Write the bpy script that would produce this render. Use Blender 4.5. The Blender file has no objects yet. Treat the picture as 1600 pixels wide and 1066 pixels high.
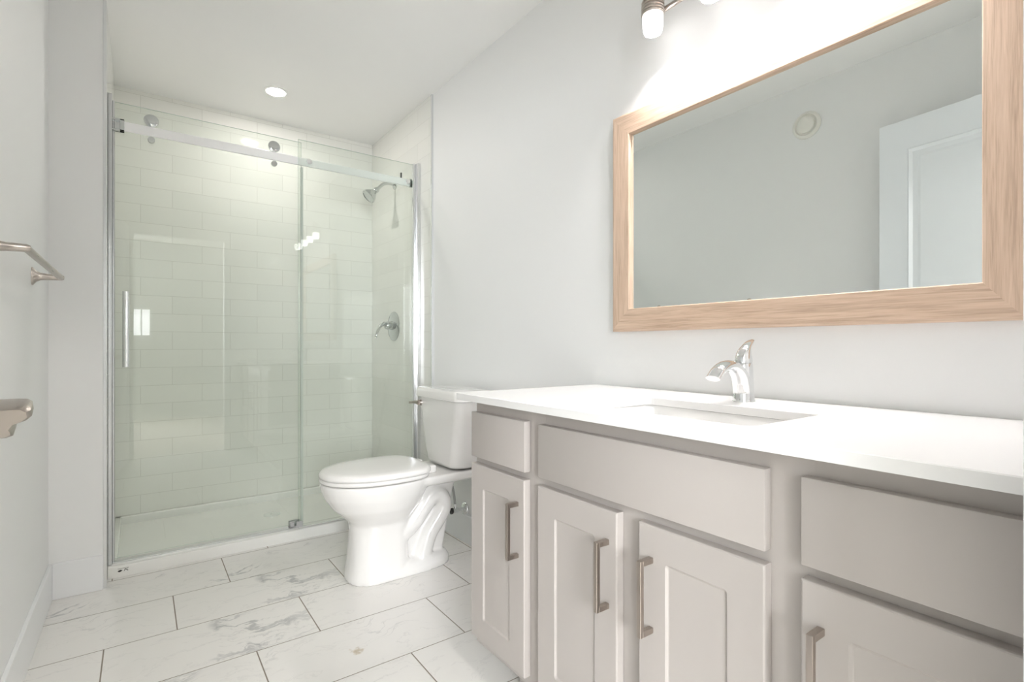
import bpy, bmesh, math, random
from mathutils import Vector, Matrix

random.seed(7)
C = bpy.context.scene.collection
sc = bpy.context.scene
PI = math.pi

# ------------------------------------------------------------------ camera
TH = 0.6248
cam_d = bpy.data.cameras.new('camera')
cam = bpy.data.objects.new('camera', cam_d)
C.objects.link(cam)
cam_d.sensor_width = 36.0
cam_d.lens = 804.9 / 1600 * 36
cam_d.shift_y = (540.2 - 533) / 1600
cam_d.clip_start = 0.02
cam.location = (0, 0, 1.007)
cam.rotation_euler = (PI / 2, 0, -TH)
sc.camera = cam

# ------------------------------------------------------------------ world, light, exposure
w = bpy.data.worlds.new('world')
sc.world = w
w.use_nodes = True
w.node_tree.nodes['Background'].inputs[0].default_value = (0.75, 0.87, 1.0, 1)
w.node_tree.nodes['Background'].inputs[1].default_value = 1.0
sc.view_settings.view_transform = 'Standard'
sc.view_settings.look = 'None'
sc.view_settings.gamma = 1.0
sc.view_settings.exposure = 0.17
sc.view_settings.use_curve_mapping = False
try:
    sc.cycles.max_bounces = 14
    sc.cycles.diffuse_bounces = 8
    sc.cycles.glossy_bounces = 6
    sc.cycles.transmission_bounces = 8
    sc.cycles.transparent_max_bounces = 16
except Exception:
    pass

LAMP_E = 5.0        # vanity shades, frosted sides
LENS_E = 860.0      # vanity shades, open lower end
DOWN_E = 225.0      # shower downlight disc
FILL_LAMP_E = 130.0       # fill lamp added to the unseen hall ceiling behind the doorway
FILL_W = 265.0       # broad fill light added beyond the larger hall pane
GLINT_W = 1.6       # glint added beyond the small hall pane, in place of a flash


def area_light(name, loc, rot, sx, sy, watts, col):
    d = bpy.data.lights.new(name, 'AREA')
    d.shape = 'RECTANGLE'
    d.size = sx
    d.size_y = sy
    d.energy = watts
    d.color = col
    o = bpy.data.objects.new(name, d)
    o.location = loc
    o.rotation_euler = rot
    C.objects.link(o)
    return o


# lights added behind two invented hall windows: broad fill, small flash glint (plane y = -2.9)
area_light('window_daylight', (-0.90, -2.98, 1.50), (PI / 2, 0, 0), 1.30, 1.20, FILL_W, (0.955, 0.955, 1.0))
area_light('small_window_daylight', (0.01, -2.98, 1.33), (PI / 2, 0, 0), 0.20, 0.36, GLINT_W, (1.0, 0.97, 1.0))

# ------------------------------------------------------------------ materials


def new_mat(name):
    m = bpy.data.materials.new(name)
    m.use_nodes = True
    nt = m.node_tree
    b = nt.nodes['Principled BSDF']
    return m, nt, b


def N(nt, t, **kw):
    n = nt.nodes.new(t)
    for k, v in kw.items():
        setattr(n, k, v)
    return n


def L(nt, a, b):
    nt.links.new(a, b)


def setin(n, key, val):
    if key in n.inputs:
        n.inputs[key].default_value = val


def math_node(nt, op, a, b=None, c=None):
    n = N(nt, 'ShaderNodeMath', operation=op)
    for i, v in enumerate((a, b, c)):
        if v is None:
            continue
        if isinstance(v, (int, float)):
            n.inputs[i].default_value = v
        else:
            L(nt, v, n.inputs[i])
    return n.outputs[0]


def objcoord(nt):
    return N(nt, 'ShaderNodeTexCoord').outputs['Object']


def add_bump(nt, b, height, strength, dist=0.002):
    bp = N(nt, 'ShaderNodeBump')
    bp.inputs['Strength'].default_value = strength
    bp.inputs['Distance'].default_value = dist
    L(nt, height, bp.inputs['Height'])
    L(nt, bp.outputs[0], b.inputs['Normal'])


def paint(name, col, rough=0.5, bump=0.05, scale=220.0, coat=0.0, var=0.015):
    m, nt, b = new_mat(name)
    oc = objcoord(nt)
    nz = N(nt, 'ShaderNodeTexNoise')
    nz.inputs['Scale'].default_value = scale
    nz.inputs['Detail'].default_value = 3
    L(nt, oc, nz.inputs['Vector'])
    nz2 = N(nt, 'ShaderNodeTexNoise')
    nz2.inputs['Scale'].default_value = 1.7
    L(nt, oc, nz2.inputs['Vector'])
    mx = N(nt, 'ShaderNodeMix', data_type='RGBA')
    mx.inputs[6].default_value = (*[c * (1 - var) for c in col], 1)
    mx.inputs[7].default_value = (*[min(1, c * (1 + var)) for c in col], 1)
    L(nt, nz2.outputs['Fac'], mx.inputs[0])
    L(nt, mx.outputs[2], b.inputs['Base Color'])
    b.inputs['Roughness'].default_value = rough
    setin(b, 'Coat Weight', coat)
    setin(b, 'Coat Roughness', 0.05)
    if bump:
        add_bump(nt, b, nz.outputs['Fac'], bump, 0.001)
    return m


def metal(name, col, rough, brush=0.0, axis=2):
    m, nt, b = new_mat(name)
    b.inputs['Metallic'].default_value = 1.0
    b.inputs['Base Color'].default_value = (*col, 1)
    oc = objcoord(nt)
    mp = N(nt, 'ShaderNodeMapping')
    s = [400.0, 400.0, 400.0]
    s[axis] = 8.0
    mp.inputs['Scale'].default_value = s
    L(nt, oc, mp.inputs['Vector'])
    nz = N(nt, 'ShaderNodeTexNoise')
    nz.inputs['Scale'].default_value = 1.0
    L(nt, mp.outputs[0], nz.inputs['Vector'])
    mr = N(nt, 'ShaderNodeMapRange')
    mr.inputs['To Min'].default_value = max(0.0, rough - brush)
    mr.inputs['To Max'].default_value = rough + brush
    L(nt, nz.outputs['Fac'], mr.inputs['Value'])
    L(nt, mr.outputs[0], b.inputs['Roughness'])
    return m


def emit(name, col, strength):
    m, nt, b = new_mat(name)
    b.inputs['Base Color'].default_value = (0.9, 0.9, 0.9, 1)
    b.inputs['Emission Color'].default_value = (*col, 1)
    b.inputs['Emission Strength'].default_value = strength
    return m


def tile_mat(name, uaxis, shift_u, shift_v):
    """glossy white subway tile 298 x 102 mm in running bond; uaxis 'X' or 'Y' runs along the wall"""
    m, nt, b = new_mat(name)
    oc = objcoord(nt)
    sp = N(nt, 'ShaderNodeSeparateXYZ')
    L(nt, oc, sp.inputs[0])
    u = math_node(nt, 'ADD', sp.outputs[uaxis], shift_u)
    v = math_node(nt, 'ADD', sp.outputs['Z'], shift_v)
    cb = N(nt, 'ShaderNodeCombineXYZ')
    L(nt, u, cb.inputs[0])
    L(nt, v, cb.inputs[1])
    br = N(nt, 'ShaderNodeTexBrick')
    br.offset = 0.5
    br.offset_frequency = 2
    br.inputs['Scale'].default_value = 1.0
    br.inputs['Brick Width'].default_value = 0.2985
    br.inputs['Row Height'].default_value = 0.1023
    br.inputs['Mortar Size'].default_value = 0.0013
    br.inputs['Mortar Smooth'].default_value = 0.25
    br.inputs['Bias'].default_value = 0.0
    br.inputs['Color1'].default_value = (0.80, 0.80, 0.765, 1)
    br.inputs['Color2'].default_value = (0.765, 0.77, 0.735, 1)
    br.inputs['Mortar'].default_value = (0.60, 0.60, 0.56, 1)
    L(nt, cb.outputs[0], br.inputs['Vector'])
    L(nt, br.outputs['Color'], b.inputs['Base Color'])
    setin(b, 'Specular IOR Level', 0.35)
    rr = math_node(nt, 'MULTIPLY_ADD', br.outputs['Fac'], 0.5, 0.055)
    L(nt, rr, b.inputs['Roughness'])
    nz = N(nt, 'ShaderNodeTexNoise')
    nz.inputs['Scale'].default_value = 9.0
    L(nt, cb.outputs[0], nz.inputs['Vector'])
    h = math_node(nt, 'MULTIPLY_ADD', br.outputs['Fac'], -0.9, math_node(nt, 'MULTIPLY', nz.outputs['Fac'], 0.6))
    add_bump(nt, b, h, 0.35, 0.0022)
    return m


def marble_floor():
    """300 x 600 porcelain tile, each row stepped one third, marble print and grey grout; one small brown stain"""
    m, nt, b = new_mat('marble_floor_tile')
    oc = objcoord(nt)
    sp = N(nt, 'ShaderNodeSeparateXYZ')
    L(nt, oc, sp.inputs[0])
    X, Y = sp.outputs['X'], sp.outputs['Y']
    TW, TH_, X0, Y0 = 0.6135, 0.3055, 0.1058, 2.4796
    rowf = math_node(nt, 'DIVIDE', math_node(nt, 'SUBTRACT', Y0, Y), TH_)
    row = math_node(nt, 'FLOOR', rowf)
    v = math_node(nt, 'SUBTRACT', rowf, row)
    uu = math_node(nt, 'ADD', math_node(nt, 'DIVIDE', math_node(nt, 'SUBTRACT', X, X0), TW), math_node(nt, 'DIVIDE', row, 3.0))
    col = math_node(nt, 'FLOOR', uu)
    u = math_node(nt, 'SUBTRACT', uu, col)
    # distance to the joints (metres)
    du = math_node(nt, 'MULTIPLY', math_node(nt, 'MINIMUM', u, math_node(nt, 'SUBTRACT', 1.0, u)), TW)
    dv = math_node(nt, 'MULTIPLY', math_node(nt, 'MINIMUM', v, math_node(nt, 'SUBTRACT', 1.0, v)), TH_)
    gu = N(nt, 'ShaderNodeMapRange', interpolation_type='SMOOTHSTEP')
    gu.inputs['From Min'].default_value = 0.0013
    gu.inputs['From Max'].default_value = 0.0026
    L(nt, du, gu.inputs['Value'])
    gv = N(nt, 'ShaderNodeMapRange', interpolation_type='SMOOTHSTEP')
    gv.inputs['From Min'].default_value = 0.0010
    gv.inputs['From Max'].default_value = 0.0022
    L(nt, dv, gv.inputs['Value'])
    tile = math_node(nt, 'MULTIPLY', gu.outputs[0], gv.outputs[0])     # 1 on tile, 0 in grout
    # print coordinates: one of a few prints per tile
    wn = N(nt, 'ShaderNodeTexWhiteNoise', noise_dimensions='2D')
    cb = N(nt, 'ShaderNodeCombineXYZ')
    L(nt, row, cb.inputs[0])
    L(nt, col, cb.inputs[1])
    L(nt, cb.outputs[0], wn.inputs['Vector'])
    pr = math_node(nt, 'FLOOR', math_node(nt, 'MULTIPLY', wn.outputs['Value'], 4.0))
    pc = N(nt, 'ShaderNodeCombineXYZ')
    L(nt, math_node(nt, 'MULTIPLY', u, TW), pc.inputs[0])
    L(nt, math_node(nt, 'MULTIPLY', v, TH_), pc.inputs[1])
    L(nt, math_node(nt, 'MULTIPLY', pr, 3.7), pc.inputs[2])
    # warp
    wz = N(nt, 'ShaderNodeTexNoise')
    wz.inputs['Scale'].default_value = 5.0
    wz.inputs['Detail'].default_value = 5.0
    L(nt, pc.outputs[0], wz.inputs['Vector'])
    wsub = N(nt, 'ShaderNodeVectorMath', operation='SUBTRACT')
    L(nt, wz.outputs['Color'], wsub.inputs[0])
    wsub.inputs[1].default_value = (0.5, 0.5, 0.5)
    wsc = N(nt, 'ShaderNodeVectorMath', operation='SCALE')
    L(nt, wsub.outputs[0], wsc.inputs[0])
    wsc.inputs['Scale'].default_value = 0.26
    wad = N(nt, 'ShaderNodeVectorMath', operation='ADD')
    L(nt, pc.outputs[0], wad.inputs[0])
    L(nt, wsc.outputs[0], wad.inputs[1])

    def veins(rotz, sx, sy, scale, width, seed):
        mp = N(nt, 'ShaderNodeMapping')
        mp.inputs['Rotation'].default_value = (0, 0, rotz)
        mp.inputs['Scale'].default_value = (sx, sy, 1)
        mp.inputs['Location'].default_value = (seed, seed * 0.7, seed * 1.3)
        L(nt, wad.outputs[0], mp.inputs['Vector'])
        nz = N(nt, 'ShaderNodeTexNoise')
        nz.inputs['Scale'].default_value = scale
        nz.inputs['Detail'].default_value = 6.0
        nz.inputs['Roughness'].default_value = 0.55
        L(nt, mp.outputs[0], nz.inputs['Vector'])
        a = math_node(nt, 'ABSOLUTE', math_node(nt, 'SUBTRACT', nz.outputs['Fac'], 0.5))
        mr = N(nt, 'ShaderNodeMapRange', interpolation_type='SMOOTHSTEP')
        mr.inputs['From Min'].default_value = 0.0
        mr.inputs['From Max'].default_value = width
        mr.inputs['To Min'].default_value = 1.0
        mr.inputs['To Max'].default_value = 0.0
        L(nt, a, mr.inputs['Value'])
        return mr.outputs[0]
    v1 = veins(-0.75, 0.75, 2.4, 2.3, 0.030, 3.1)
    v2 = veins(-0.65, 0.45, 2.8, 5.0, 0.016, 8.4)
    mk = N(nt, 'ShaderNodeTexNoise')
    mk.inputs['Scale'].default_value = 4.2
    mk.inputs['Detail'].default_value = 2
    L(nt, pc.outputs[0], mk.inputs['Vector'])
    mkr = N(nt, 'ShaderNodeMapRange', interpolation_type='SMOOTHSTEP')
    mkr.inputs['From Min'].default_value = 0.50
    mkr.inputs['From Max'].default_value = 0.68
    L(nt, mk.outputs['Fac'], mkr.inputs['Value'])
    v1m = math_node(nt, 'MULTIPLY', v1, mkr.outputs[0])
    v2m = math_node(nt, 'MULTIPLY', v2, math_node(nt, 'MULTIPLY_ADD', mkr.outputs[0], 0.45, 0.28))
    # soft grey clouding around veins
    cl = N(nt, 'ShaderNodeTexNoise')
    cl.inputs['Scale'].default_value = 3.2
    cl.inputs['Detail'].default_value = 4
    L(nt, wad.outputs[0], cl.inputs['Vector'])
    clr = N(nt, 'ShaderNodeMapRange', interpolation_type='SMOOTHSTEP')
    clr.inputs['From Min'].default_value = 0.50
    clr.inputs['From Max'].default_value = 0.80
    L(nt, cl.outputs['Fac'], clr.inputs['Value'])
    tot = math_node(nt, 'ADD', math_node(nt, 'MULTIPLY', v1m, 0.85), math_node(nt, 'MULTIPLY', v2m, 0.55))
    tot = math_node(nt, 'ADD', tot, math_node(nt, 'MULTIPLY', clr.outputs[0], 0.18))
    tot = math_node(nt, 'MINIMUM', tot, 1.0)
    mx = N(nt, 'ShaderNodeMix', data_type='RGBA')
    mx.inputs[6].default_value = (0.765, 0.75, 0.725, 1)
    mx.inputs[7].default_value = (0.40, 0.40, 0.40, 1)
    L(nt, tot, mx.inputs[0])
    # brown stain
    d = N(nt, 'ShaderNodeVectorMath', operation='DISTANCE')
    L(nt, oc, d.inputs[0])
    d.inputs[1].default_value = (0.578, 1.676, 0.0)
    sn = N(nt, 'ShaderNodeTexNoise')
    sn.inputs['Scale'].default_value = 60.0
    sn.inputs['Detail'].default_value = 4
    L(nt, oc, sn.inputs['Vector'])
    st = N(nt, 'ShaderNodeMapRange', interpolation_type='SMOOTHSTEP')
    st.inputs['From Min'].default_value = 0.026
    st.inputs['From Max'].default_value = 0.004
    L(nt, math_node(nt, 'ADD', d.outputs['Value'], math_node(nt, 'MULTIPLY_ADD', sn.outputs['Fac'], 0.07, -0.033)), st.inputs['Value'])
    mx3 = N(nt, 'ShaderNodeMix', data_type='RGBA')
    L(nt, mx.outputs[2], mx3.inputs[6])
    mx3.inputs[7].default_value = (0.42, 0.32, 0.17, 1)
    L(nt, math_node(nt, 'MULTIPLY', st.outputs[0], 0.65), mx3.inputs[0])
    mx2 = N(nt, 'ShaderNodeMix', data_type='RGBA')
    mx2.inputs[6].default_value = (0.25, 0.215, 0.175, 1)
    L(nt, mx3.outputs[2], mx2.inputs[7])
    L(nt, tile, mx2.inputs[0])
    L(nt, mx2.outputs[2], b.inputs['Base Color'])
    L(nt, math_node(nt, 'MULTIPLY_ADD', tile, -0.45, 0.75), b.inputs['Roughness'])
    add_bump(nt, b, tile, 0.4, 0.001)
    return m


def wood(name, axis):
    """pale oak veneer, grain along the given axis ('Y' or 'Z') on faces looking along X"""
    m, nt, b = new_mat(name)
    oc = objcoord(nt)
    mp = N(nt, 'ShaderNodeMapping')
    mp.inputs['Scale'].default_value = (85, 4.5, 85) if axis == 'Y' else (85, 85, 4.5)
    L(nt, oc, mp.inputs['Vector'])
    n1 = N(nt, 'ShaderNodeTexNoise')
    n1.inputs['Scale'].default_value = 1.0
    n1.inputs['Detail'].default_value = 6
    n1.inputs['Roughness'].default_value = 0.62
    n1.inputs['Distortion'].default_value = 0.5
    L(nt, mp.outputs[0], n1.inputs['Vector'])
    mp2 = N(nt, 'ShaderNodeMapping')
    mp2.inputs['Scale'].default_value = (420, 14, 420) if axis == 'Y' else (420, 420, 14)
    L(nt, oc, mp2.inputs['Vector'])
    n2 = N(nt, 'ShaderNodeTexNoise')
    n2.inputs['Scale'].default_value = 1.0
    n2.inputs['Detail'].default_value = 3
    L(nt, mp2.outputs[0], n2.inputs['Vector'])
    cr = N(nt, 'ShaderNodeValToRGB')
    cr.color_ramp.elements[0].position = 0.30
    cr.color_ramp.elements[0].color = (0.42, 0.30, 0.215, 1)
    cr.color_ramp.elements[1].position = 0.72
    cr.color_ramp.elements[1].color = (0.68, 0.525, 0.405, 1)
    e = cr.color_ramp.elements.new(0.5)
    e.color = (0.58, 0.43, 0.32, 1)
    f = math_node(nt, 'MULTIPLY_ADD', n2.outputs['Fac'], 0.45, math_node(nt, 'MULTIPLY_ADD', n1.outputs['Fac'], 0.85, -0.16))
    L(nt, f, cr.inputs['Fac'])
    L(nt, cr.outputs[0], b.inputs['Base Color'])
    b.inputs['Roughness'].default_value = 0.5
    add_bump(nt, b, n2.outputs['Fac'], 0.15, 0.001)
    return m


def clear_glass(name, tint):
    m, nt, b = new_mat(name)
    nt.nodes.remove(b)
    out = nt.nodes['Material Output']
    tr = N(nt, 'ShaderNodeBsdfTransparent')
    tr.inputs[0].default_value = (*tint, 1)
    gl = N(nt, 'ShaderNodeBsdfGlossy')
    gl.inputs['Roughness'].default_value = 0.0
    lw = N(nt, 'ShaderNodeLayerWeight')
    lw.inputs['Blend'].default_value = 0.5
    p = math_node(nt, 'POWER', lw.outputs['Facing'], 5.0)
    fr = math_node(nt, 'MULTIPLY_ADD', p, 0.95, 0.045)
    mx = N(nt, 'ShaderNodeMixShader')
    L(nt, fr, mx.inputs[0])
    L(nt, tr.outputs[0], mx.inputs[1])
    L(nt, gl.outputs[0], mx.inputs[2])
    L(nt, mx.outputs[0], out.inputs['Surface'])
    return m


M = {}
M['wall'] = paint('wall_paint', (0.81, 0.815, 0.812), 0.55, 0.06, 260)
M['hallwall'] = paint('hall_wall_paint', (0.50, 0.51, 0.49), 0.6, 0.05, 200)
M['ceil'] = paint('ceiling_paint', (0.90, 0.90, 0.895), 0.7, 0.05, 200)
M['trim'] = paint('trim_paint', (0.82, 0.83, 0.84), 0.30, 0.02, 120)
M['doorpaint'] = paint('door_paint', (0.80, 0.83, 0.86), 0.32, 0.02, 120)
M['cab'] = paint('cabinet_paint', (0.435, 0.402, 0.378), 0.38, 0.05, 500)
M['kick'] = paint('toe_kick_paint', (0.40, 0.37, 0.34), 0.5, 0.03, 300)
M['quartz'] = paint('white_quartz', (0.76, 0.755, 0.745), 0.22, 0.0, 500, var=0.02)
M['ceramic'] = paint('white_vitreous_china', (0.79, 0.78, 0.765), 0.10, 0.0, 50, coat=0.6, var=0.004)
M['seat'] = paint('white_seat_plastic', (0.78, 0.77, 0.755), 0.20, 0.0, 50, coat=0.2, var=0.004)
M['acrylic'] = paint('white_acrylic', (0.80, 0.80, 0.775), 0.22, 0.0, 50, coat=0.3, var=0.006)
M['chrome'] = metal('polished_chrome', (0.86, 0.87, 0.88), 0.05, 0.02)
M['satin'] = metal('satin_aluminium', (0.80, 0.81, 0.82), 0.22, 0.06)
M['chromed'] = metal('dim_chrome', (0.60, 0.62, 0.615), 0.10, 0.03)
M['profile'] = metal('grey_aluminium', (0.60, 0.61, 0.62), 0.25, 0.06)
M['railm'] = metal('bright_aluminium', (0.95, 0.95, 0.96), 0.34, 0.05, 0)
M['nickel'] = metal('brushed_nickel', (0.50, 0.455, 0.42), 0.30, 0.07, 1)
M['nickelv'] = metal('brushed_nickel_upright', (0.44, 0.39, 0.35), 0.30, 0.07, 2)
M['dark'] = paint('black_rubber', (0.03, 0.03, 0.03), 0.5, 0.0)
M['grey'] = paint('grey_plastic', (0.42, 0.42, 0.42), 0.4, 0.0)
M['seal'] = paint('clear_grey_seal', (0.62, 0.65, 0.62), 0.35, 0.0)
M['railm'].node_tree.nodes['Principled BSDF'].inputs['Metallic'].default_value = 0.5
M['glass'] = clear_glass('shower_glass', (0.955, 0.974, 0.957))
M['winglass'] = clear_glass('window_glass', (0.97, 0.98, 0.97))
M['glassedge'] = paint('green_glass_edge', (0.52, 0.60, 0.55), 0.15, 0.0)
M['tile_x'] = tile_mat('subway_tile_back', 'X', 0.1493, -0.064)
M['tile_y'] = tile_mat('subway_tile_side', 'Y', -3.575, -0.064)
M['floor'] = marble_floor()
M['woodY'] = wood('pale_oak_lengthwise', 'Y')
M['woodZ'] = wood('pale_oak_upright', 'Z')
M['shade'] = emit('lit_frosted_glass', (1.0, 0.965, 0.97), LAMP_E)
M['bulb'] = emit('lit_bulb_face', (1.0, 0.965, 0.97), LENS_E)
M['down'] = emit('lit_downlight', (1.0, 0.94, 0.90), DOWN_E)
M['hall_lamp'] = emit('lit_hall_lamp', (1.0, 0.95, 0.90), FILL_LAMP_E)
M['hallfloor'] = paint('hall_carpet', (0.50, 0.46, 0.41), 0.9, 0.3, 400)
M['plastic'] = paint('ivory_plastic', (0.80, 0.79, 0.74), 0.35, 0.0)
mm, nt_, bb = new_mat('mirror_silver')
bb.inputs['Metallic'].default_value = 1.0
bb.inputs['Base Color'].default_value = (0.90, 0.94, 0.93, 1)
bb.inputs['Roughness'].default_value = 0.0
M['mirror'] = mm

# ------------------------------------------------------------------ mesh helpers


def obj(name, bm, mats, parent=None, smooth=False, angle=40):
    bmesh.ops.recalc_face_normals(bm, faces=bm.faces)
    me = bpy.data.meshes.new(name)
    bm.to_mesh(me)
    bm.free()
    if not isinstance(mats, (list, tuple)):
        mats = [mats]
    for m_ in mats:
        me.materials.append(M[m_] if isinstance(m_, str) else m_)
    if smooth:
        for p in me.polygons:
            p.use_smooth = True
        try:
            me.set_sharp_from_angle(angle=math.radians(angle))
        except Exception:
            pass
    o = bpy.data.objects.new(name, me)
    C.objects.link(o)
    if parent is not None:
        o.parent = parent
        o.matrix_parent_inverse = Matrix.Translation(-Vector(parent.location))
    return o


def thing(name, label, cat, loc=(0, 0, 0), group=None):
    o = bpy.data.objects.new(name, None)
    o.empty_display_size = 0.05
    C.objects.link(o)
    o.location = loc
    o['label'] = label
    o['category'] = cat
    if group:
        o['group'] = group
    return o


def tag(o, label, cat, group=None):
    o['label'] = label
    o['category'] = cat
    if group:
        o['group'] = group
    return o


def struct(o):
    o['kind'] = 'structure'
    return o


def box(bm, a, b, bev=0.0, seg=2, mat=0):
    a = Vector(a)
    b = Vector(b)
    lo = Vector([min(a[i], b[i]) for i in range(3)])
    hi = Vector([max(a[i], b[i]) for i in range(3)])
    r = bmesh.ops.create_cube(bm, size=1.0)
    vs = r['verts']
    for v in vs:
        v.co = Vector([(lo[i] + hi[i]) / 2 + v.co[i] * (hi[i] - lo[i]) for i in range(3)])
    fs = set(f for v in vs for f in v.link_faces)
    for f in fs:
        f.material_index = mat
    if bev > 0:
        es = set(e for v in vs for e in v.link_edges)
        bmesh.ops.bevel(bm, geom=list(es), offset=bev, segments=seg, profile=0.5, affect='EDGES', clamp_overlap=True)
    return bm


def mbox(a, b, bev=0.0, seg=2):
    bm = bmesh.new()
    return box(bm, a, b, bev, seg)


def loft(bm, rings, cap=True, closed=True, mat=0):
    """rings: lists of equally many points"""
    vr = [[bm.verts.new(p) for p in r] for r in rings]
    n = len(vr[0])
    for i in range(len(vr) - 1):
        for k in range(n if closed else n - 1):
            k2 = (k + 1) % n
            try:
                f = bm.faces.new((vr[i][k], vr[i][k2], vr[i + 1][k2], vr[i + 1][k]))
                f.material_index = mat
            except ValueError:
                pass
    if cap:
        for r in (vr[0], vr[-1]):
            try:
                f = bm.faces.new(r)
                f.material_index = mat
            except ValueError:
                pass
    return bm


def frame_for(d):
    d = Vector(d).normalized()
    up = Vector((0, 0, 1)) if abs(d.z) < 0.95 else Vector((1, 0, 0))
    a = d.cross(up).normalized()
    b = a.cross(d).normalized()
    return a, b


def cyl(bm, p0, p1, r0, r1=None, n=24, bev=0.0, mat=0):
    p0 = Vector(p0)
    p1 = Vector(p1)
    r1 = r0 if r1 is None else r1
    a, b = frame_for(p1 - p0)
    d = (p1 - p0).normalized()

    def ring(c, r):
        return [c + a * (math.cos(2 * PI * k / n) * r) + b * (math.sin(2 * PI * k / n) * r) for k in range(n)]
    rs = []
    if bev > 0:
        rs = [ring(p0, r0 - bev), ring(p0 + d * bev, r0), ring(p1 - d * bev, r1), ring(p1, r1 - bev)]
    else:
        rs = [ring(p0, r0), ring(p1, r1)]
    return loft(bm, rs, mat=mat)


def lathe(bm, origin, axis, prof, n=32, mat=0):
    """prof: list of (distance along axis, radius)"""
    o = Vector(origin)
    d = Vector(axis).normalized()
    a, b = frame_for(d)
    rings = []
    for h, r in prof:
        rings.append([o + d * h + a * (math.cos(2 * PI * k / n) * r) + b * (math.sin(2 * PI * k / n) * r) for k in range(n)])
    return loft(bm, rings, mat=mat)


def smooth_path(pts, sub=6):
    """Catmull-Rom through points (tuples of any length)"""
    P = [list(p) for p in pts]
    P = [[2 * a - b for a, b in zip(P[0], P[1])]] + P + [[2 * a - b for a, b in zip(P[-1], P[-2])]]
    out = []
    for i in range(1, len(P) - 2):
        for s in range(sub):
            t = s / sub
            out.append([0.5 * (2 * p1 + (p2 - p0) * t + (2 * p0 - 5 * p1 + 4 * p2 - p3) * t * t + (3 * p1 - p0 - 3 * p2 + p3) * t ** 3)
                        for p0, p1, p2, p3 in zip(P[i - 1], P[i], P[i + 1], P[i + 2])])
    out.append(P[-2])
    return out


def tube(bm, pts, r, n=16, side=None, r2=None, sub=6, mat=0):
    """sweep an ellipse along a smooth path; r, r2 numbers or per-point lists (r2 = radius along `side`)"""
    k = len(pts)
    rl = r if isinstance(r, (list, tuple)) else [r] * k
    r2l = rl if r2 is None else (r2 if isinstance(r2, (list, tuple)) else [r2] * k)
    sp = smooth_path([tuple(p) + (a, b) for p, a, b in zip(pts, rl, r2l)], sub) if sub > 1 else [tuple(p) + (a, b) for p, a, b in zip(pts, rl, r2l)]
    rings = []
    prev = None
    for i, q in enumerate(sp):
        c = Vector(q[:3])
        d = (Vector(sp[min(i + 1, len(sp) - 1)][:3]) - Vector(sp[max(i - 1, 0)][:3])).normalized()
        if side is not None:
            s = Vector(side)
            s = (s - d * s.dot(d)).normalized()
        else:
            if prev is None:
                s, _ = frame_for(d)
            else:
                s = (prev - d * prev.dot(d)).normalized()
        prev = s
        t = d.cross(s).normalized()
        rings.append([c + s * (math.cos(2 * PI * j / n) * q[4]) + t * (math.sin(2 * PI * j / n) * q[3]) for j in range(n)])
    return loft(bm, rings, mat=mat)


def rrect(cx, cy, hx, hy, r, n=5):
    """rounded rectangle outline (2D) counter-clockwise, 4*(n+1) points"""
    pts = []
    r = min(r, hx, hy)
    for qx, qy, a0 in ((1, 1, 0), (-1, 1, PI / 2), (-1, -1, PI), (1, -1, 1.5 * PI)):
        for i in range(n + 1):
            a = a0 + PI / 2 * i / n
            pts.append((cx + qx * (hx - r) + r * math.cos(a), cy + qy * (hy - r) + r * math.sin(a)))
    return pts


def wall_panel(name, x0, x1, y0, y1, z0, z1, m_, holes=()):
    bm = mbox((x0, y0, z0), (x1, y1, z1))
    return struct(obj(name, bm, m_))


# ------------------------------------------------------------------ room shell
WR = 1.355      # right wall face
WL = -0.295     # left wall face
CZ = 2.44
YB = 3.585      # shower back wall (behind tile)
YS = 2.72       # face of the short wall beside the shower
XS = -0.125     # its end, flush with the shower opening
YD0, YD1 = 0.0, 0.098   # wall with the doorway
OPL, OPR, OPT = -0.05, 0.655, 2.0

struct(obj('floor', mbox((WL - 0.1, 0.0, -0.12), (WR + 0.1, YB + 0.1, 0.0)), 'floor'))
struct(obj('ceiling', mbox((WL - 0.1, 0.0, CZ), (WR + 0.1, YB + 0.1, CZ + 0.1)), 'ceil'))
struct(obj('wall_right', mbox((WR, 0.0, 0), (WR + 0.1, YB + 0.1, CZ)), 'wall'))
struct(obj('wall_left', mbox((WL - 0.1, 0.0, 0), (WL, YS, CZ)), 'wall'))
struct(obj('wall_alcove', mbox((WL - 0.1, YS, 0), (XS, YB + 0.1, CZ)), 'wall'))
struct(obj('wall_back', mbox((XS, YB, 0), (WR, YB + 0.1, CZ)), 'wall'))
bm = bmesh.new()
box(bm, (WL, YD0, 0), (OPL, YD1, CZ))
box(bm, (OPR, YD0, 0), (WR, YD1, CZ))
box(bm, (OPL, YD0, OPT), (OPR, YD1, CZ))
struct(obj('wall_entry', bm, 'wall'))

# shower tile cladding (10 mm)
struct(obj('wall_shower_back', mbox((XS + 0.010, YB - 0.010, 0.0), (WR - 0.010, YB, CZ)), 'tile_x'))
struct(obj('wall_shower_right', mbox((WR - 0.010, 2.655, 0.0), (WR, YB - 0.0, CZ)), 'tile_y'))
struct(obj('wall_shower_left', mbox((XS, YS + 0.012, 0.0), (XS + 0.010, YB, CZ)), 'tile_y'))
struct(obj('trim_1', mbox((WR - 0.012, 2.645, 0.0), (WR, 2.655, CZ), 0.001, 1), 'satin'))
struct(obj('trim_2', mbox((XS - 0.001, YS - 0.002, 0.0), (XS + 0.011, YS + 0.012, CZ), 0.001, 1), 'satin'))


def baseboard(name, a, b):
    return struct(obj(name, mbox(a, b, 0.002, 1), 'trim'))


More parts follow.
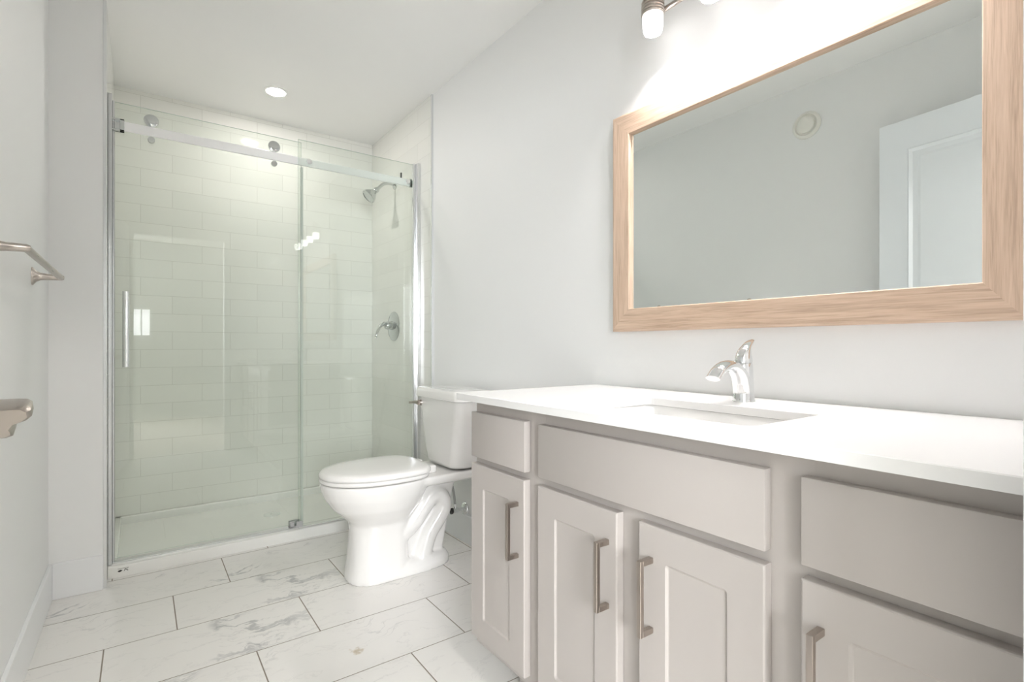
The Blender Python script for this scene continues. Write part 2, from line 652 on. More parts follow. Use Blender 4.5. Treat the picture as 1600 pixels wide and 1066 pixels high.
BH = 0.143
baseboard('baseboard_left', (WL, 0.10, 0), (WL + 0.012, YS, BH))
baseboard('baseboard_alcove', (WL + 0.012, YS - 0.012, 0), (XS, YS, BH))
baseboard('baseboard_right', (WR - 0.012, 1.36, 0), (WR, 2.645, BH))

# doorway casing and jamb behind the camera, its edge just shows at the right of the frame
bm = bmesh.new()
box(bm, (OPL - 0.063, YD1, 0), (OPL - 0.006, YD1 + 0.012, OPT + 0.063), 0.002, 1)
box(bm, (OPR + 0.006, YD1, 0), (OPR + 0.063, YD1 + 0.012, OPT + 0.063), 0.002, 1)
box(bm, (OPL - 0.006, YD1, OPT + 0.006), (OPR + 0.006, YD1 + 0.012, OPT + 0.063), 0.002, 1)
struct(obj('trim_3', bm, 'trim'))

# hall beyond the doorway
HX0, HX1, HY0 = -1.6, 2.0, -2.9
struct(obj('floor_hall', mbox((HX0, HY0, -0.12), (HX1, 0.0, -0.001)), 'hallfloor'))
struct(obj('ceiling_hall', mbox((HX0, HY0, CZ), (HX1, 0.0, CZ + 0.1)), 'ceil'))
struct(obj('wall_hall_left', mbox((HX0 - 0.1, HY0, 0), (HX0, 0.0, CZ)), 'hallwall'))
struct(obj('wall_hall_right', mbox((HX1, HY0, 0), (HX1 + 0.1, 0.0, CZ)), 'hallwall'))
bm = bmesh.new()
box(bm, (HX0, -0.1, 0), (WL, 0.0, CZ))
box(bm, (WR, -0.1, 0), (HX1, 0.0, CZ))
struct(obj('wall_hall_front', bm, 'hallwall'))
ADDED_WINS = ((-1.55, -0.25, 0.90, 2.10), (-0.10, 0.12, 1.13, 1.52))  # invented openings: the large one lets fill in, the small one makes a glint
bm = bmesh.new()
xs = [HX0, -1.55, -0.25, -0.10, 0.12, HX1]
for k in (0, 2, 4):
    box(bm, (xs[k], HY0 - 0.1, 0), (xs[k + 1], HY0, CZ))
for x0, x1, z0, z1 in ADDED_WINS:
    box(bm, (x0, HY0 - 0.1, 0), (x1, HY0, z0))
    box(bm, (x0, HY0 - 0.1, z1), (x1, HY0, CZ))
struct(obj('wall_hall_back', bm, 'hallwall'))
for k, (x0, x1, z0, z1) in enumerate(ADDED_WINS):
    bm = bmesh.new()
    fr = 0.04 if k == 0 else 0.018
    parts = [((x0, HY0 - 0.06, z0), (x0 + fr, HY0, z1)), ((x1 - fr, HY0 - 0.06, z0), (x1, HY0, z1)),
             ((x0, HY0 - 0.06, z0), (x1, HY0, z0 + fr)), ((x0, HY0 - 0.06, z1 - fr), (x1, HY0, z1))]
    xm = (x0 + x1) / 2
    parts.append(((xm - fr / 2, HY0 - 0.05, z0), (xm + fr / 2, HY0 - 0.01, z1)))
    for a, b in parts:
        box(bm, a, b, 0.002, 1)
    win = struct(obj('window_%d' % (k + 1), bm, 'trim'))
    obj('pane', mbox((x0 + fr / 2, HY0 - 0.04, z0 + fr / 2), (x1 - fr / 2, HY0 - 0.034, z1 - fr / 2)), 'winglass', win)

# ------------------------------------------------------------------ shower pan
pan = thing('shower_pan', 'white acrylic shower base with low front curb beneath the glass doors', 'shower base', (0.61, 3.19, 0))
PX0, PX1, PY0, PY1 = XS + 0.011, WR - 0.011, 2.813, YB - 0.011
bm = bmesh.new()
box(bm, (PX0 + 0.001, PY0 + 0.01, 0.0), (PX1 - 0.001, PY1 - 0.001, 0.022))
prof = [(PY0, 0.0), (PY0, 0.043), (PY0 + 0.002, 0.0485), (PY0 + 0.007, 0.0505), (PY0 + 0.093, 0.0505), (PY0 + 0.098, 0.0485), (PY0 + 0.10, 0.043), (PY0 + 0.10, 0.0)]
loft(bm, [[(x, y, z) for y, z in prof] for x in (PX0, PX1)])
box(bm, (PX0, PY1 - 0.03, 0.0), (PX1, PY1, 0.064), 0.006, 3)
box(bm, (PX0, PY0 + 0.08, 0.0), (PX0 + 0.03, PY1, 0.064), 0.006, 3)
box(bm, (PX1 - 0.03, PY0 + 0.08, 0.0), (PX1, PY1, 0.064), 0.006, 3)
obj('base', bm, 'acrylic', pan, smooth=True)
# small printed mark near the left end of the curb
bm = bmesh.new()
lx, lz, ly = -0.068, 0.024, PY0 - 0.0006


def flat(bm, pts):
    f = bm.faces.new([bm.verts.new((lx + a, ly, lz + b)) for a, b in pts])
    r = bmesh.ops.extrude_face_region(bm, geom=[f])
    for v in r['geom']:
        if isinstance(v, bmesh.types.BMVert):
            v.co.y += 0.0008


flat(bm, [(-0.012, 0.0125), (0.026, 0.0125), (0.026, 0.0135), (-0.012, 0.0135)])
flat(bm, [(-0.013, 0.002), (-0.007, -0.002), (-0.001, -0.0005), (0.005, 0.0045), (-0.003, 0.008), (-0.009, 0.0055)])
flat(bm, [(0.009, 0.0), (0.0115, 0.0), (0.016, 0.010), (0.0135, 0.010)])
flat(bm, [(0.0115, 0.009), (0.0135, 0.010), (0.025, 0.001), (0.023, -0.001)])
flat(bm, [(0.018, 0.007), (0.0245, 0.009), (0.0245, 0.0105), (0.018, 0.0085)])
obj('printed_mark', bm, 'dark', pan)['label'] = 'small black printed mark'
bm = bmesh.new()
lathe(bm, (0.62, 3.25, 0.022), (0, 0, 1), [(0, 0.045), (0.003, 0.045), (0.004, 0.042), (0.004, 0.012), (0.002, 0.010)])
obj('drain', bm, 'chrome', pan, smooth=True)

# ------------------------------------------------------------------ glass shower door
enc = thing('shower_door', 'frameless sliding glass shower door with polished chrome rail', 'shower door', (0.61, 2.85, 0.05))


def glass_panel(name, x0, x1, y, z0, z1, th=0.008):
    bm = bmesh.new()
    box(bm, (x0, y - th / 2, z0), (x1, y + th / 2, z1))
    bm.normal_update()
    for f in bm.faces:
        f.material_index = 0 if abs(f.normal.y) > 0.9 else 1
    return obj(name, bm, ['glass', 'glassedge'], enc)


fixed = glass_panel('fixed_panel', 0.668, 1.325, 2.836, 0.058, 2.085)
slide = glass_panel('sliding_panel', -0.092, 0.690, 2.866, 0.068, 2.082)
# rail between the panes
rail = obj('rail', mbox((-0.062, 2.845, 1.956), (1.310, 2.857, 1.997), 0.0015, 1), 'railm', enc)
for x, z in ((0.722, 1.977), (1.283, 1.977)):
    bm = bmesh.new()
    lathe(bm, (x, 2.8455, z), (0, -1, 0), [(0, 0.009), (0.0135, 0.009), (0.0135, 0.014), (0.019, 0.014), (0.021, 0.012), (0.021, 0.006), (0.0195, 0.005)], 20)
    obj('bolt', bm, 'chrome', rail, smooth=True)
obj('stop', mbox((1.244, 2.846, 1.997), (1.252, 2.856, 2.028), 0.001, 1), 'dark', rail)['label'] = 'black rubber stop'
# wall bracket at the left end of the rail (open box)
bm = bmesh.new()
box(bm, (-0.112, 2.838, 1.950), (-0.058, 2.862, 1.957), 0.001, 1)
box(bm, (-0.112, 2.838, 1.997), (-0.058, 2.862, 2.003), 0.001, 1)
box(bm, (-0.074, 2.838, 1.950), (-0.058, 2.862, 2.003), 0.001, 1)
box(bm, (-0.112, 2.854, 1.950), (-0.058, 2.862, 2.003), 0.001, 1)
obj('rail_bracket', bm, 'chromed', enc)
bm = bmesh.new()
box(bm, (1.300, 2.842, 1.952), (1.330, 2.860, 2.001), 0.002, 1)
obj('rail_bracket', bm, 'chromed', enc)
# rollers: large wheel cap riding on the rail, small anti-lift cap under it
for x in (0.040, 0.555):
    bm = bmesh.new()
    lathe(bm, (x, 2.862, 2.026), (0, -1, 0), [(0, 0.012), (0.006, 0.012), (0.006, 0.027), (0.0125, 0.0285), (0.0150, 0.0275), (0.0170, 0.022), (0.0185, 0.013), (0.0190, 0.003)], 32)
    obj('roller', bm, 'chromed', slide, smooth=True)
    bm = bmesh.new()
    lathe(bm, (x, 2.862, 1.939), (0, -1, 0), [(0, 0.008), (0.004, 0.008), (0.004, 0.014), (0.017, 0.014), (0.019, 0.012), (0.019, 0.003)], 24)
    obj('roller_guard', bm, 'chromed', slide, smooth=True)
# pull handle
bm = bmesh.new()
tube(bm, [(-0.052, 2.838, 0.912), (-0.052, 2.838, 1.246)], 0.0125, 20, sub=1)
cyl(bm, (-0.052, 2.838, 0.945), (-0.052, 2.862, 0.945), 0.008, n=14)
cyl(bm, (-0.052, 2.838, 1.213), (-0.052, 2.862, 1.213), 0.008, n=14)
obj('handle', bm, 'chrome', slide, smooth=True)['label'] = 'upright chrome pull handle'
# wall jambs
bm = bmesh.new()
box(bm, (-0.1145, 2.832, 0.051), (-0.100, 2.880, 2.105), 0.0015, 1)
box(bm, (-0.100, 2.852, 0.051), (-0.092, 2.880, 2.082), 0.0015, 1)
obj('wall_profile', bm, 'profile', enc)
bm = bmesh.new()
box(bm, (1.3255, 2.792, 0.051), (1.3445, 2.870, 2.086), 0.0015, 1)
box(bm, (1.309, 2.815, 0.051), (1.3255, 2.831, 2.086), 0.001, 1)
obj('wall_profile', bm, 'satin', enc)
obj('seal_strip', mbox((0.684, 2.8405, 0.07), (0.694, 2.8618, 1.945)), 'seal', slide)
# bottom track and guide
bm = bmesh.new()
box(bm, (-0.100, 2.846, 0.0505), (0.668, 2.886, 0.058), 0.0015, 1)
box(bm, (0.668, 2.826, 0.0505), (1.309, 2.846, 0.060), 0.0015, 1)
obj('bottom_track', bm, 'satin', enc)
bm = bmesh.new()
box(bm, (0.630, 2.842, 0.058), (0.652, 2.858, 0.088), 0.002, 1)
box(bm, (0.658, 2.828, 0.058), (0.690, 2.832, 0.090), 0.001, 1)
box(bm, (0.630, 2.872, 0.058), (0.684, 2.884, 0.088), 0.002, 1)
box(bm, (0.630, 2.842, 0.056), (0.684, 2.884, 0.064), 0.001, 1)
obj('bottom_guide', bm, 'grey', enc)

# ------------------------------------------------------------------ shower head and valve
TX = WR - 0.010
sh = thing('showerhead', 'chrome shower head on a short bent arm high on the tile', 'shower head', (TX, 3.165, 2.055))
bm = bmesh.new()
lathe(bm, (TX, 3.165, 2.055), (-1, 0, 0), [(0, 0.032), (0.004, 0.032), (0.009, 0.024), (0.013, 0.012)])
obj('flange', bm, 'chromed', sh, smooth=True)
bm = bmesh.new()
tube(bm, [(TX - 0.005, 3.165, 2.055), (TX - 0.05, 3.165, 2.055), (TX - 0.085, 3.163, 2.040), (TX - 0.125, 3.16, 2.000)], 0.0105, 16)
obj('arm', bm, 'chromed', sh, smooth=True)
bm = bmesh.new()
ax = Vector((-0.72, -0.03, -0.70)).normalized()
o0 = Vector((TX - 0.120, 3.16, 2.005))
lathe(bm, o0, ax, [(0, 0.010), (0.004, 0.016), (0.018, 0.018), (0.026, 0.014), (0.034, 0.018), (0.065, 0.040), (0.080, 0.046), (0.088, 0.046), (0.090, 0.042), (0.086, 0.038), (0.086, 0.002)])
obj('spray_head', bm, 'chromed', sh, smooth=True)

vl = thing('shower_valve', 'round chrome shower valve plate with a single curved lever', 'shower valve', (TX, 3.185, 1.133))
bm = bmesh.new()
lathe(bm, (TX, 3.185, 1.133), (-1, 0, 0), [(0, 0.096), (0.003, 0.096), (0.008, 0.088), (0.013, 0.055), (0.016, 0.036), (0.016, 0.002)], 48)
obj('plate', bm, 'chromed', vl, smooth=True)
bm = bmesh.new()
lathe(bm, (TX - 0.014, 3.185, 1.138), (-1, 0, 0), [(0, 0.030), (0.03, 0.026), (0.045, 0.022), (0.052, 0.014), (0.053, 0.002)])
obj('hub', bm, 'chromed', vl, smooth=True)
bm = bmesh.new()
tube(bm, [(TX - 0.045, 3.185, 1.146), (TX - 0.075, 3.172, 1.148), (TX - 0.105, 3.160, 1.128), (TX - 0.128, 3.150, 1.090), (TX - 0.136, 3.147, 1.058)],
     [0.014, 0.013, 0.010, 0.008, 0.006], 16, side=(0, 1, 0), r2=[0.018, 0.016, 0.013, 0.011, 0.009])
obj('lever', bm, 'chromed', vl, smooth=True)

# recessed downlight over the shower
dl = thing('downlight', 'small round recessed ceiling light glowing above the shower', 'ceiling light', (0.619, 3.134, CZ))
bm = bmesh.new()
lathe(bm, (0.619, 3.134, CZ), (0, 0, -1), [(0.0, 0.062), (0.003, 0.062), (0.005, 0.058), (0.005, 0.050), (0.001, 0.047)], 40)
obj('trim_ring', bm, 'ceil', dl, smooth=True)
bm = bmesh.new()
lathe(bm, (0.619, 3.134, CZ - 0.004), (0, 0, -1), [(0, 0.046), (0.0025, 0.045), (0.0035, 0.030), (0.0035, 0.001)], 40)
obj('lens', bm, 'down', dl, smooth=True)

# ------------------------------------------------------------------ toilet  (s = distance from wall, t = sideways)
TY = 2.195
toil = thing('toilet', 'white two-piece toilet with closed lid between shower and vanity', 'toilet', (1.0, TY, 0))


def T(s, t, z):
    return (WR - s, TY + t, z)


def egg(s0, s1, hw, z, n=40, nf=2.1, nb=2.6, peak=0.45):
    """horizontal outline from s0 (back) to s1 (front); peak = where it is widest"""
    cs = s0 + (s1 - s0) * peak
    pts = []
    for k in range(n):
        a = 2 * PI * k / n
        ca, sa = math.cos(a), math.sin(a)
        e = nf if ca > 0 else nb
        ex = 2.0 / e
        s = cs + (s1 - cs if ca > 0 else cs - s0) * (abs(ca) ** ex) * (1 if ca > 0 else -1)
        t = hw * (abs(sa) ** ex) * (1 if sa > 0 else -1)
        pts.append(T(s, t, z))
    return pts


bm = bmesh.new()
# bowl and front column
loft(bm, [egg(0.375, 0.645, 0.118, 0.0, nf=2.4, nb=3.5, peak=0.5), egg(0.375, 0.645, 0.118, 0.015, nf=2.4, nb=3.5, peak=0.5),
          egg(0.385, 0.634, 0.110, 0.10, nf=2.4, nb=3.5, peak=0.5), egg(0.385, 0.626, 0.106, 0.20, nf=2.3, nb=3.2, peak=0.5),
          egg(0.375, 0.628, 0.110, 0.245, nf=2.2, nb=3.0, peak=0.5), egg(0.355, 0.655, 0.132, 0.275, nf=2.1, nb=2.8, peak=0.48),
          egg(0.325, 0.700, 0.158, 0.315, nf=2.1, nb=2.6, peak=0.47), egg(0.300, 0.733, 0.177, 0.365, nf=2.1, nb=2.6, peak=0.46),
          egg(0.285, 0.748, 0.186, 0.405, nf=2.1, nb=2.6, peak=0.45), egg(0.280, 0.750, 0.187, 0.430, nf=2.1, nb=2.6, peak=0.45)])
# foot
loft(bm, [egg(0.170, 0.60, 0.116, 0.0, nf=4, nb=3.2, peak=0.6), egg(0.170, 0.60, 0.116, 0.03, nf=4, nb=3.2, peak=0.6),
          egg(0.185, 0.59, 0.104, 0.052, nf=4, nb=3.2, peak=0.6), egg(0.20, 0.58, 0.085, 0.060, nf=4, nb=3.2, peak=0.6)])
# web
loft(bm, [[T(s, t, z) for s, t in rrect((a + b_) / 2, 0, (b_ - a) / 2, hw, 0.02, 4)] for z, a, b_, hw in
          ((0.0, 0.20, 0.5, 0.060), (0.06, 0.205, 0.5, 0.055), (0.20, 0.175, 0.5, 0.052), (0.33, 0.150, 0.5, 0.055), (0.41, 0.135, 0.5, 0.08))])
# rear deck under the tank
loft(bm, [[T(s, t, z) for s, t in rrect((a + b_) / 2, 0, (b_ - a) / 2, hw, 0.035, 4)] for z, a, b_, hw in
          ((0.375, 0.06, 0.42, 0.105), (0.392, 0.035, 0.42, 0.148), (0.402, 0.030, 0.42, 0.158), (0.424, 0.030, 0.42, 0.160), (0.430, 0.036, 0.41, 0.154))])
# trapway bulges
for sg in (-1, 1):
    path = [(0.325, 0.02), (0.308, 0.085), (0.282, 0.150), (0.240, 0.205), (0.212, 0.258), (0.226, 0.305), (0.268, 0.318), (0.312, 0.275), (0.362, 0.215), (0.42, 0.175)]
    tube(bm, [T(s, sg * 0.055, z) for s, z in path], [0.046, 0.042, 0.040, 0.040, 0.042, 0.043, 0.043, 0.042, 0.042, 0.045], 16, sub=5)
    # bolt cap at the foot
    lathe(bm, T(0.325, sg * 0.085, 0.05), (0, 0, 1), [(0, 0.016), (0.018, 0.015), (0.026, 0.010), (0.028, 0.002)], 16)
bowl = obj('bowl', bm, 'ceramic', toil, smooth=True, angle=180)
rm = bowl.modifiers.new('remesh', 'REMESH')
rm.mode = 'VOXEL'
rm.voxel_size = 0.0062
rm.use_smooth_shade = True
sm = bowl.modifiers.new('smooth', 'SMOOTH')
sm.factor = 0.5
sm.iterations = 7


def slab(name, s0, s1, hw, prof, mat, parent, **kw):
    bm = bmesh.new()
    rings = []
    for z, ins in prof:
        rings.append(egg(s0 + ins, s1 - ins, hw - ins, z, n=64, **kw))
    loft(bm, rings)
    return obj(name, bm, mat, parent, smooth=True, angle=60)


slab('seat', 0.300, 0.752, 0.188, [(0.4335, 0.006), (0.4350, 0.002), (0.440, 0.0), (0.448, 0.0), (0.4505, 0.003)], 'seat', toil, nf=2.1, nb=3.4, peak=0.42)
slab('lid', 0.292, 0.753, 0.189, [(0.4525, 0.004), (0.455, 0.0), (0.464, 0.0), (0.472, 0.004), (0.477, 0.014), (0.480, 0.04), (0.482, 0.10)], 'seat', toil, nf=2.1, nb=3.4, peak=0.42)
for t in (-0.07, 0.07):
    obj('hinge', mbox(T(0.262, t - 0.022, 0.430), T(0.305, t + 0.022, 0.462), 0.006, 3), 'seat', toil, smooth=True)

tank_rings = []
for z, s0, s1, hw, r in ((0.438, 0.050, 0.180, 0.135, 0.05), (0.441, 0.042, 0.192, 0.146, 0.055), (0.455, 0.034, 0.199, 0.156, 0.055), (0.50, 0.030, 0.202, 0.165, 0.05),
                         (0.62, 0.027, 0.206, 0.186, 0.045), (0.752, 0.024, 0.209, 0.205, 0.04)):
    ring = []
    for s, t in rrect((s0 + s1) / 2, 0, (s1 - s0) / 2, hw, r, 6):
        bow = 0.012 * (1 - (t / hw) ** 2) if s > (s0 + s1) / 2 else 0
        ring.append(T(s + bow, t, z))
    tank_rings.append(ring)
bm = bmesh.new()
loft(bm, tank_rings)
tank = obj('tank', bm, 'ceramic', toil, smooth=True, angle=50)
bm = bmesh.new()
rings = []
for z, ins in ((0.7535, 0.004), (0.756, 0.0), (0.784, 0.0), (0.793, 0.003), (0.799, 0.010), (0.801, 0.025)):
    ring = []
    for s, t in rrect(0.121, 0, 0.103 - ins, 0.226 - ins, 0.04, 6):
        bow = 0.012 * (1 - (t / 0.226) ** 2) if s > 0.121 else 0
        ring.append(T(s + bow, t, z))
    rings.append(ring)
loft(bm, rings)
obj('tank_lid', bm, 'ceramic', toil, smooth=True, angle=50)
bm = bmesh.new()
cyl(bm, T(0.205, 0.172, 0.722), T(0.224, 0.172, 0.722), 0.016, 0.013, 20)
tube(bm, [T(0.226, 0.172, 0.722), T(0.230, 0.200, 0.722), T(0.232, 0.235, 0.718), T(0.232, 0.262, 0.716)], [0.013, 0.008, 0.006, 0.007], 14, side=(1, 0, 0), r2=[0.006, 0.005, 0.005, 0.005])
obj('flush_lever', bm, 'nickel', toil, smooth=True)
bm = bmesh.new()
for sg in (-1, 1):
    cyl(bm, T(0.11, sg * 0.07, 0.428), T(0.11, sg * 0.07, 0.440), 0.018, n=16)
cyl(bm, T(0.115, 0, 0.428), T(0.115, 0, 0.440), 0.045, n=24)
obj('tank_gasket', bm, 'dark', toil)

# supply valve on the wall behind the toilet
BW = WR - 0.012
sv = thing('supply_valve', 'chrome water shut-off valve on the wall behind the toilet', 'valve', (WR, 2.285, 0.185))
bm = bmesh.new()
lathe(bm, (WR, 2.285, 0.172), (-1, 0, 0), [(0, 0.033), (0.004, 0.033), (0.012, 0.028), (0.017, 0.014)])
obj('flange', bm, 'chrome', sv, smooth=True)
bm = bmesh.new()
cyl(bm, (WR - 0.010, 2.285, 0.172), (WR - 0.055, 2.285, 0.172), 0.009, n=14)
cyl(bm, (WR - 0.045, 2.285, 0.172), (WR - 0.075, 2.285, 0.172), 0.013, n=14, bev=0.002)
cyl(bm, (WR - 0.062, 2.285, 0.172), (WR - 0.062, 2.285, 0.205), 0.008, n=14)
obj('body', bm, 'chrome', sv, smooth=True)
bm = bmesh.new()
tube(bm, [(WR - 0.076, 2.285, 0.172), (WR - 0.088, 2.285, 0.172)], 0.009, 14, side=(0, 0, 1), r2=0.016, sub=1)
obj('knob', bm, 'dark', sv, smooth=True)
bm = bmesh.new()
tube(bm, [(WR - 0.062, 2.285, 0.20), (WR - 0.060, 2.310, 0.27), (WR - 0.058, 2.366, 0.36), (WR - 0.075, 2.372, 0.43), (WR - 0.085, 2.355, 0.50)], 0.006, 12)
obj('hose', bm, 'grey', sv, smooth=True)

# ------------------------------------------------------------------ vanity
DX = 0.810
VY0, VY1 = 0.114, 1.338
van = thing('vanity_cabinet', 'taupe grey bathroom vanity cabinet with shaker doors and square nickel pulls', 'vanity', (1.08, 0.72, 0))
bm = bmesh.new()
box(bm, (DX + 0.0224, VY0, 0.108), (WR - 0.001, VY0 + 0.018, 0.845))
box(bm, (DX + 0.0224, VY1 - 0.018, 0.108), (WR - 0.001, VY1, 0.845))
box(bm, (DX + 0.042, VY0 + 0.001, 0.1088), (WR - 0.002, VY1 - 0.001, 0.126))
box(bm, (WR - 0.012, VY0 + 0.0015, 0.1092), (WR - 0.0015, VY1 - 0.0015, 0.844))
# face frame: stiles and rails
for y0, y1 in ((VY0, VY0 + 0.04), (VY1 - 0.04, VY1), (0.365, 0.440), (0.680, 0.755), (1.005, 1.078)):
    zt = 0.845 if y0 != 0.680 else 0.69
    box(bm, (DX + 0.022, max(y0, VY0 + 0.0006), 0.1085), (DX + 0.0425, min(y1, VY1 - 0.0006), zt - 0.0004))
for z0, z1 in ((0.108, 0.150), (0.640, 0.690), (0.795, 0.845)):
    box(bm, (DX + 0.0222, VY0 + 0.001, z0 + 0.001), (DX + 0.0418, VY1 - 0.001, z1 - 0.0008))
obj('carcass', bm, 'cab', van)
bm = bmesh.new()
box(bm, (0.905, VY0, 0.0), (0.920, 1.215, 0.108))
box(bm, (0.9055, 1.200, 0.0), (WR - 0.001, 1.2155, 0.1075))
obj('toe_kick', bm, 'kick', van)


def shaker(y0, y1, z0, z1, rail_w=0.066):
    bm = bmesh.new()
    cy_, cz_, hy, hz = (y0 + y1) / 2, (z0 + z1) / 2, (y1 - y0) / 2, (z1 - z0) / 2

    def ring(x, ins, r):
        return [(x, a, b_) for a, b_ in rrect(cy_, cz_, hy - ins, hz - ins, r, 5)]
    loft(bm, [ring(DX + 0.021, 0.0, 0.001), ring(DX + 0.003, 0.0, 0.001), ring(DX + 0.001, 0.001, 0.0015), ring(DX, 0.003, 0.002),
              ring(DX, rail_w - 0.001, 0.007), ring(DX + 0.001, rail_w, 0.007), ring(DX + 0.0035, rail_w + 0.003, 0.006), ring(DX + 0.0042, rail_w + 0.005, 0.005)])
    return bm


def slabfront(y0, y1, z0, z1):
    bm = bmesh.new()
    box(bm, (DX, y0, z0), (DX + 0.021, y1, z1), 0.0025, 2)
    return bm


def pull(y, z0, z1):
    bm = bmesh.new()
    box(bm, (DX - 0.037, y - 0.005, z0), (DX - 0.027, y + 0.005, z1), 0.0008, 1)
    box(bm, (DX - 0.030, y - 0.0055, z0 + 0.0003), (DX, y + 0.0055, z0 + 0.0115), 0.0008, 1)
    box(bm, (DX - 0.030, y - 0.0055, z1 - 0.0115), (DX, y + 0.0055, z1 - 0.0003), 0.0008, 1)
    return bm


for y0, y1, hy in ((1.070, 1.334, 1.098), (0.748, 1.014, 0.774), (0.432, 0.690, 0.658), (0.118, 0.377, 0.348)):
    d = obj('door', shaker(y0, y1, 0.138, 0.655), 'cab', van)
    obj('handle', pull(hy, 0.446, 0.594), 'nickelv', d)['label'] = 'square brushed nickel pull'
for y0, y1 in ((1.069, 1.333), (0.118, 0.377)):
    obj('drawer', slabfront(y0, y1, 0.675, 0.809), 'cab', van, smooth=True, angle=30)
obj('false_front', slabfront(0.432, 1.012, 0.676, 0.809), 'cab', van, smooth=True, angle=30)

# worktop with sink cut-out
SX0, SX1, SY0, SY1 = 0.862, 1.130, 0.485, 0.925
KX0, KX1, KY0, KY1, KZ0, KZ1 = 0.768, WR, 0.100, 1.350, 0.846, 0.866
bm = bmesh.new()


def kring(x0, x1, y0, y1, z, r):
    return [(a, b_, z) for a, b_ in rrect((x0 + x1) / 2, (y0 + y1) / 2, (x1 - x0) / 2, (y1 - y0) / 2, r, 6)]


e = 0.0015
rings = [kring(SX0, SX1, SY0, SY1, KZ0, 0.02), kring(KX0, KX1, KY0, KY1, KZ0, 0.001), kring(KX0, KX1, KY0, KY1, KZ1 - e, 0.001),
         kring(KX0 + e, KX1 - e, KY0 + e, KY1 - e, KZ1, 0.001), kring(SX0 - e, SX1 + e, SY0 - e, SY1 + e, KZ1, 0.0215), kring(SX0, SX1, SY0, SY1, KZ1 - e, 0.02),
         kring(SX0, SX1, SY0, SY1, KZ0, 0.02)]
loft(bm, rings, cap=False)
bmesh.ops.remove_doubles(bm, verts=bm.verts, dist=1e-5)
tag(obj('countertop', bm, 'quartz', smooth=True, angle=30), 'white quartz countertop on top of the grey vanity', 'countertop')
bm = bmesh.new()
g_ = 0.004
rings = [kring(SX0 - 0.022, SX1 + 0.022, SY0 - 0.022, SY1 + 0.022, KZ0 - 0.0012, 0.03), kring(SX0 - g_, SX1 + g_, SY0 - g_, SY1 + g_, KZ0 - 0.0012, 0.024),
         kring(SX0 + 0.0, SX1 - 0.0, SY0 + 0.0, SY1 - 0.0, KZ0 - 0.010, 0.03), kring(SX0 + 0.012, SX1 - 0.012, SY0 + 0.012, SY1 - 0.012, KZ0 - 0.10, 0.05),
         kring(SX0 + 0.035, SX1 - 0.035, SY0 + 0.035, SY1 - 0.035, KZ0 - 0.135, 0.06), kring(SX0 + 0.10, SX1 - 0.10, SY0 + 0.15, SY1 - 0.15, KZ0 - 0.142, 0.03),
         kring(SX0 + 0.10, SX1 - 0.10, SY0 + 0.15, SY1 - 0.15, KZ0 - 0.150, 0.03), kring(SX0 + 0.02, SX1 - 0.02, SY0 + 0.02, SY1 - 0.02, KZ0 - 0.148, 0.06),
         kring(SX0 - 0.008, SX1 + 0.008, SY0 - 0.008, SY1 + 0.008, KZ0 - 0.10, 0.05), kring(SX0 - 0.022, SX1 + 0.022, SY0 - 0.022, SY1 + 0.022, KZ0 - 0.012, 0.03),
         kring(SX0 - 0.022, SX1 + 0.022, SY0 - 0.022, SY1 + 0.022, KZ0 - 0.0012, 0.03)]
loft(bm, rings, cap=False)
bmesh.ops.remove_doubles(bm, verts=bm.verts, dist=1e-5)
bmesh.ops.holes_fill(bm, edges=[e_ for e_ in bm.edges if e_.is_boundary], sides=0)
sink = thing('sink_basin', 'white rectangular undermount sink set in the countertop', 'sink', (1.0, 0.705, 0.70))
obj('basin', bm, 'ceramic', sink, smooth=True, angle=50)
bm = bmesh.new()
lathe(bm, ((SX0 + SX1) / 2, (SY0 + SY1) / 2, KZ0 - 0.1425), (0, 0, 1), [(0, 0.030), (0.003, 0.030), (0.005, 0.024), (0.004, 0.002)])
obj('drain', bm, 'chrome', sink, smooth=True)

# ------------------------------------------------------------------ faucet
FX, FY, FZ = 1.240, 0.716, 0.866
fa = thing('faucet', 'chrome single-lever faucet standing behind the sink on the countertop', 'faucet', (FX, FY, FZ))
bm = bmesh.new()
lathe(bm, (FX, FY, FZ), (0, 0, 1), [(0, 0.0275), (0.003, 0.0275), (0.005, 0.026), (0.03, 0.0245), (0.06, 0.0235), (0.085, 0.0225), (0.096, 0.0215), (0.098, 0.019)], 36)
tube(bm, [(FX - 0.0015, FY, FZ + 0.0035), (FX - 0.004, FY, FZ + 0.030), (FX - 0.017, FY, FZ + 0.064), (FX - 0.045, FY, FZ + 0.087), (FX - 0.078, FY, FZ + 0.092), (FX - 0.108, FY, FZ + 0.083), (FX - 0.134, FY, FZ + 0.062)],
     [0.026, 0.0225, 0.018, 0.015, 0.013, 0.011, 0.0095], 24, side=(0, 1, 0), r2=[0.0262, 0.0245, 0.0225, 0.021, 0.020, 0.0195, 0.019])
obj('body', bm, 'chrome', fa, smooth=True, angle=50)
bm = bmesh.new()
tube(bm, [(FX, FY, FZ + 0.0985), (FX, FY, FZ + 0.108), (FX + 0.003, FY, FZ + 0.122), (FX + 0.013, FY, FZ + 0.137), (FX + 0.027, FY, FZ + 0.148), (FX + 0.040, FY, FZ + 0.154)],
     [0.0215, 0.021, 0.016, 0.0095, 0.006, 0.0035], 24, side=(0, 1, 0), r2=[0.0215, 0.021, 0.018, 0.0135, 0.011, 0.007])
obj('lever', bm, 'chrome', fa, smooth=True, angle=60)

# ------------------------------------------------------------------ mirror
mi = thing('wall_mirror', 'large rectangular mirror in a wide pale oak frame above the vanity', 'mirror', (WR, 0.72, 1.055))
MY0, MY1, MZ0, MZ1 = 0.213, 1.242, 1.055, 1.789
NY0, NY1, NZ0, NZ1 = 0.277, 1.167, 1.130, 1.715


